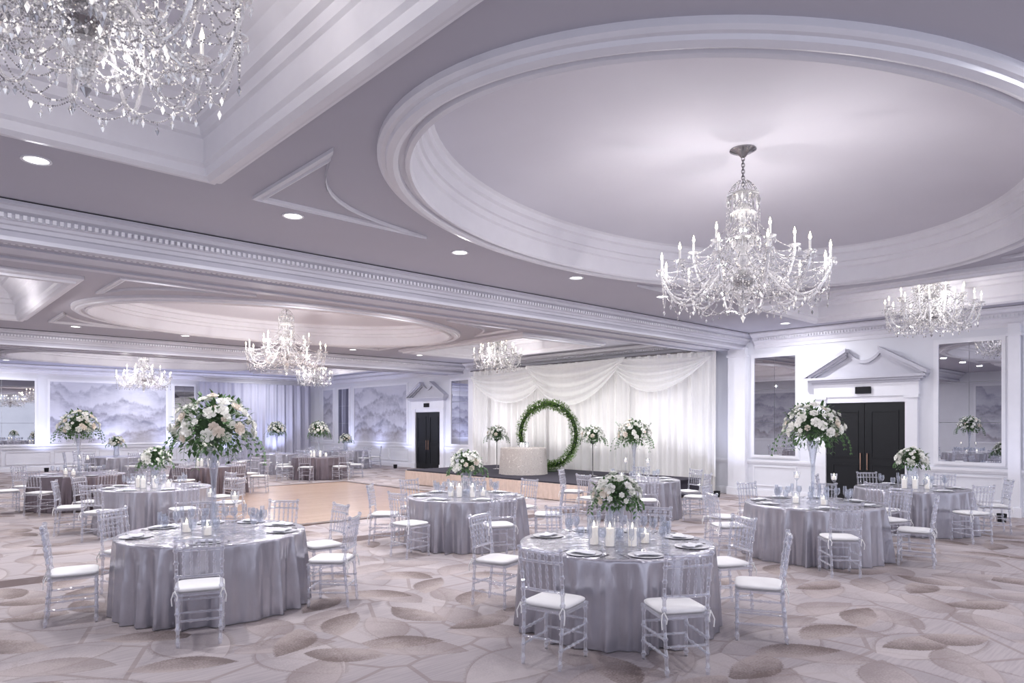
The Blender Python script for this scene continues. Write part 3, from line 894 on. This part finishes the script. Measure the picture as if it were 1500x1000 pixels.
# arch
ar=empty('floral_arch',loc=(15.1,14.66,.452),rot=(0,0,rad(17)),label='round hoop arch covered in green foliage standing on stage',cat='arch')
m=MB(); RR=.95; ZR=1.12
m.tube([(0,RR*cos(2*pi*k/64),ZR+RR*sin(2*pi*k/64)) for k in range(64)],.06,8,closed=True)
m.box(-.25,.25,-.3,.3,0,.02); m.box(-.02,.02,-.02,.02,.02,.14); m.obj('hoop_frame',M_core,True,parent=ar)
m=MB(); rnd=random.Random(8)
for i in range(5200):
    t=rnd.uniform(0,2*pi); c=Vector((0,RR*cos(t),ZR+RR*sin(t))); rd=Vector((0,cos(t),sin(t)))
    a=rnd.uniform(0,2*pi); dv=rd*cos(a)+Vector((1,0,0))*sin(a)
    tg=Vector((0,-sin(t),cos(t)))
    p=c+dv*rnd.uniform(.04,.14)*(1+.15*sin(7*t)); p.z=max(p.z,.07)
    leafadd(m,p,dv+tg*rnd.uniform(-.8,.8),tg,rnd.uniform(.04,.085),.036)
for i,v in enumerate(m.v):
    if v[2]<.003: m.v[i]=(v[0],v[1],.003)
f=m.obj('foliage',M_arch,True,60,parent=ar); f['kind']='stuff'
for i in range(30):
    t=rnd.uniform(0,2*pi); o=mk('bloom',BLOOM[0],parent=ar); s=rnd.uniform(.018,.03)
    o.location=(-.15,RR*cos(t),ZR+RR*sin(t)); o.rotation_euler=(0,-pi/2,0); o.scale=(s,s,s)
for dx,dy in ((-.1,-.25),(.1,.2),(0,.0)): place(cS,(13.75+dx,14.33+dy,1.221),0)

# ------------------------------------------------------------------ chandeliers
def chandelier(tiers,ztop,zbot,crown_r,seed,label):
    """origin at ceiling mount. tiers: (n,R,zbobeche,zroot,phase)"""
    rnd=random.Random(seed)
    e=empty('chandelier',cat='chandelier',label=label)
    m=MB(); m.lathe([(0,0),(.15,0),(.15,-.015),(.11,-.035),(.06,-.05),(.03,-.09),(0,-.10)],20); m.obj('canopy',M_silver,True,parent=e)
    m=MB(); z=-.09; i=0
    while z>ztop+.03:
        pts=[]
        for k in range(10):
            a=2*pi*k/10; px=.018*cos(a); pz=.028*sin(a)
            pts.append((px,0,z-.022+pz) if i%2 else (0,px,z-.022+pz))
        m.tube(pts,.0055,5,closed=True); z-=.037; i+=1
    m.obj('chain',M_silver,True,parent=e)
    m=MB(); H=ztop-zbot
    nb=7
    for i in range(nb):   # stacked cut-glass balusters, each its own piece
        z0=ztop-H*.9*i/nb; z1=ztop-H*.9*(i+1)/nb; w=(.07,.12,.07,.14,.085,.145,.11)[i]
        m.lathe([(.022,z0-.002),(w*.75,z0+(z1-z0)*.22),(w,z0+(z1-z0)*.48),(w*.65,z0+(z1-z0)*.78),(.024,z1+.002)],12)
        m.lathe([(.03,z1+.012),(.06,z1),(.03,z1-.012)],12)
    m.lathe([(.03,zbot+H*.10),(.055,zbot+H*.06),(.035,zbot+.03),(0,zbot)],10)
    m.obj('column',M_crys,True,20,parent=e)
    zr=min(t[3] for t in tiers)
    m=MB(); m.lathe([(.03,zr+.10),(.09,zr+.07),(.13,zr+.02),(.12,zr-.04),(.06,zr-.09),(.02,zr-.11)],20); m.obj('receiver_bowl',M_silver,True,parent=e)
    st=MB()
    def strand(a,b,sag,bs=.0075,step=.0165):
        a=Vector(a);b=Vector(b); L=(b-a).length+sag*1.2; n=max(3,int(L/step))
        for i in range(1,n):
            t=i/n; p=a+(b-a)*t; p.z-=sag*4*t*(1-t)
            st.octa(p,bs,bs,None,0,4,rnd.uniform(0,1))
    def drop(p,s=1.0):
        p=Vector(p); st.octa(p+Vector((0,0,-.012*s)),.005*s,.007*s)
        st.octa(p+Vector((0,0,-.046*s)),.0100*s,.026*s,.021*s,0,6,rnd.uniform(0,1))
    def crown(zc,r,n,Ld):
        st.lathe([(.02,zc+.05),(r*.5,zc+.045),(r,zc+.0),(r*1.03,zc-.006),(r*.5,zc+.03),(.02,zc+.04)],24)
        for k in range(n):
            a=2*pi*k/n; st.octa((r*cos(a),r*sin(a),zc-Ld*.55),.013,Ld*.5,Ld*.45,0,4,a)
            strand((r*cos(a),r*sin(a),zc),(.05*cos(a),.05*sin(a),zc+.16),-.02)
    crown(ztop-.08,crown_r,20,.13); crown(ztop-H*.20,crown_r*.8,14,.11); crown(ztop-H*.40,crown_r*1.05,20,.12)
    for k in range(12):
        a=2*pi*k/12+.2
        strand((crown_r*cos(a),crown_r*sin(a),ztop-.1),(crown_r*1.05*cos(a),crown_r*1.05*sin(a),ztop-H*.40),-.02)
    for (n,R,zb,zroot,ph) in tiers:
        am=MB()
        r0=.09; dip=.13+.10*R
        P=[]; lo=min(zroot,zb)
        K=[(r0,zroot),(r0+.10*R,zroot+.07),(.38*R,zroot+.02),(.62*R,lo-dip),(.86*R,lo-dip*.85),(R,zb-.08),(R,zb)]
        for i in range(len(K)-1):
            p0=K[max(0,i-1)];p1=K[i];p2=K[i+1];p3=K[min(len(K)-1,i+2)]
            for s in range(4):
                t=s/4
                q=[.5*((2*p1[c])+(-p0[c]+p2[c])*t+(2*p0[c]-5*p1[c]+4*p2[c]-p3[c])*t*t+(-p0[c]+3*p1[c]-3*p2[c]+p3[c])*t**3) for c in (0,1)]
                P.append((q[0],0,q[1]))
        P.append((R,0,zb))
        am.tube(P,[.0155 if i%2 else .0125 for i in range(len(P))],7)
        T=Matrix.Translation((R,0,zb))
        am.lathe([(.012,-.01),(.035,.0),(.062,.014),(.066,.022),(.06,.020),(.03,.008),(.014,.012),(.016,.04),(.0,.04)],14,T)
        for k in range(8):
            a=2*pi*k/8; q=(R+.062*cos(a),.062*sin(a),zb+.012)
            am.octa((q[0],q[1],q[2]-.012),.005,.007); am.octa((q[0],q[1],q[2]-.046),.0100,.026,.021,0,6,a)
        ame=am.mesh('arm',M_crys,True,25)
        cm=MB(); cm.lathe([(.012,.03),(.012,.14),(.0,.14)],8,T,0)
        cm.lathe([(.007,.14),(.015,.158),(.014,.175),(.006,.205),(0,.228)],8,T,1)
        cme=cm.mesh('candle',[M_cwhite,M_flame],True,60)
        for k in range(n):
            a=ph+2*pi*k/n
            o=mk('arm',ame,parent=e,rot=(0,0,a)); mk('candle',cme,parent=o)
        for k in range(n):
            a=ph+2*pi*k/n; a2=ph+2*pi*(k+1)/n
            A=(R*cos(a),R*sin(a),zb-.01); B=(R*cos(a2),R*sin(a2),zb-.01)
            ch=2*R*sin(pi/n)
            strand(A,B,ch*.30); strand(A,B,ch*.52); strand(A,B,ch*.78)
            ztc=zb+.42 if zb+.42<ztop-.1 else ztop-.12
            strand(A,(.10*cos(a),.10*sin(a),ztc),.10*R+.03)
            strand(A,(.12*cos(a),.12*sin(a),(ztc+zb)/2),.16*R+.03)
            strand(A,(.12*cos(a2),.12*sin(a2),lo-.10),.16)
            mid=Vector(A).lerp(Vector(B),.5); drop((mid.x,mid.y,mid.z-ch*.78),1.4)
            for t,zz in ((.62,-dip),(.72,-dip),(.80,-dip*.95),(.88,-dip*.8),(.52,-.10),(.42,-.04)):
                drop((t*R*cos(a),t*R*sin(a),lo+zz-.01),1.3)
            for t,zz in ((.50,-.08),(.62,-dip),(.80,-dip*.95)):
                strand((t*R*cos(a),t*R*sin(a),lo+zz),(t*R*cos(a2),t*R*sin(a2),lo+zz),.09)
                q=Vector((t*R*cos(a),t*R*sin(a),lo+zz)).lerp(Vector((t*R*cos(a2),t*R*sin(a2),lo+zz)),.5); drop((q.x,q.y,q.z-.09),1.2)
    for k in range(12):
        a=2*pi*k/12; 
        strand((.11*cos(a),.11*sin(a),zr-.02),(.02*cos(a),.02*sin(a),zbot+.05),.02)
        drop((.11*cos(a),.11*sin(a),zr-.05),1.3)
    st.octa((0,0,zbot-.02),.03,.05,.03,0,8)
    s=st.obj('crystal_strands',M_bead,False,parent=e); s['kind']='stuff'
    return e
chO=chandelier([(12,.94,-1.42,-1.52,0),(6,.56,-1.18,-1.36,.26)],-.45,-1.95,.18,1,'large crystal chandelier with candle arms hanging from oval dome')
chC=chandelier([(12,.80,-1.16,-1.32,.1),(8,.56,-.98,-1.2,.3),(6,.30,-.80,-1.05,0)],-.50,-1.68,.13,2,'wide tiered crystal chandelier with candle lights in ceiling coffer')
LN=[0]
def light(kind,loc,power,col=(1,1,1),radius=.04,rot=None,size=None,blend=.8):
    LN[0]+=1
    l=bpy.data.lights.new('lamp%d'%LN[0],kind); l.energy=power; l.color=col
    if kind!='AREA': l.shadow_soft_size=radius
    else: l.shape='DISK'; l.size=size
    if kind=='SPOT': l.spot_size=size; l.spot_blend=blend
    o=bpy.data.objects.new('lamp_light',l); COL.objects.link(o); o.location=loc
    if rot: o.rotation_euler=rot
    return o
WARM=(1,.96,.94)
def chl(x,y,z,R,P,n=3):
    for k in range(n):
        a=.5+2*pi*k/n; light('POINT',(x+R*cos(a),y+R*sin(a),z),P/n,WARM,.02)
for i,yc in enumerate(BAY):
    place(chO,(CHX,yc,ZC+.72),yc,scale=.97,group='dome chandeliers'); chl(CHX,yc,ZC+.72-1.30,.80,(74,130,125)[i],3 if i==0 else 2)
    place(chC,(CRX,yc,ZC+.80),yc*.3,scale=.93,group='coffer chandeliers'); chl(CRX,yc,ZC-.25,.6,46,2)
place(chC,(CLX,BAY[0],ZC+.80),.35,scale=.91,group='coffer chandeliers',label='tiered crystal chandelier close up with draped bead strands'); chl(CLX,BAY[0],ZC+.38,.32,22,2)
light('POINT',(CLX+.15,BAY[0]+.1,ZC-.55),7,WARM,.02)
chl(CLX,BAY[1],ZC-.5,.6,45,1)

# ------------------------------------------------------------------ downlights
dl=empty('recessed_downlight',cat='ceiling light',label='round recessed ceiling downlight glowing white',group='recessed ceiling downlights')
m=MB(); m.lathe([(.098,-.002),(.122,-.001),(.122,-.012),(.098,-.010)],24,caps=False); m.obj('trim_ring',M_trim,True,parent=dl)
m=MB(); m.lathe([(0,-.006),(.098,-.006)],24,caps=False); m.obj('lens',M_lens,True,parent=dl)
rows=[(7.48,[1.05,3.5,5.95,8.38,10.8,13.25,15.8]),(12.0,[1.05,3.5,6.0,8.5,11.1,13.6]),(19.6,[1.1,3.55,6.1,8.6,11.2,13.8]),(24.1,[3.5,8.5,13.6]),(31.6,[3.5,8.5,13.6]),(.42,[5.95,10.8,15.8])]
for y,xs in rows:
    for x in xs:
        place(dl,(x,y,ZC))
        light('AREA',(x,y,ZC-.018),50 if y<8 else 68,(.98,.975,1),0,(0,0,0),.18)
# uplights washing the walls
UPC=(.60,.66,1.0)
ul=MB(); ul.lathe([(.07,0),(.07,.02),(.075,.03),(.085,.16),(.08,.16),(.07,.05),(0,.05)],14)
ulp=ul.obj('uplight',M_dark,True,cat='floor light',label='small black floor uplight beside the wall drape',group='floor uplights')
def uplight(x,y,dx,dy,P,col):
    place(ulp,(x,y,0.0))
    v=Vector((dx,dy,1.0)).normalized()
    light('SPOT',(x,y,.18),P,col,.0,(-v).to_track_quat('Z','Y').to_euler(),rad(100),1.0)
for x in (1.0,4.9,7.3,9.75,12,14.5): uplight(x,32.5,0,.18,180,UPC)
for y in (22.3,24.95,27.4,30.0): uplight(16.3,y,.18,0,110,UPC)
for y,P in ((3.25,36),(7.45,36),(9.4,75),(1.0,34)): uplight(16.0,y,.18,0,P,(.72,.75,1))
for y,P in ((10.6,75),(12.2,78),(13.9,88),(15.6,88),(17.3,86),(19.0,86)):
    v=Vector((.30,0,1)).normalized()
    light('SPOT',(15.55,y,.50),P,(1,.985,.97) if 11<y<18.5 else (.86,.88,1),.0,(-v).to_track_quat('Z','Y').to_euler(),rad(110),1.0)

# ------------------------------------------------------------------ world + camera
w=bpy.data.worlds.new('World'); SC.world=w; w.use_nodes=True
bg=w.node_tree.nodes['Background']; bg.inputs[0].default_value=(.85,.87,1.0,1); bg.inputs[1].default_value=1.05
cam=bpy.data.cameras.new('Camera'); co=bpy.data.objects.new('Camera',cam); COL.objects.link(co)
co.location=(0,0,1.9); co.rotation_euler=(rad(90),0,rad(CAM)); cam.lens=24; cam.sensor_width=36; cam.shift_y=121/1500; cam.clip_end=200
SC.camera=co
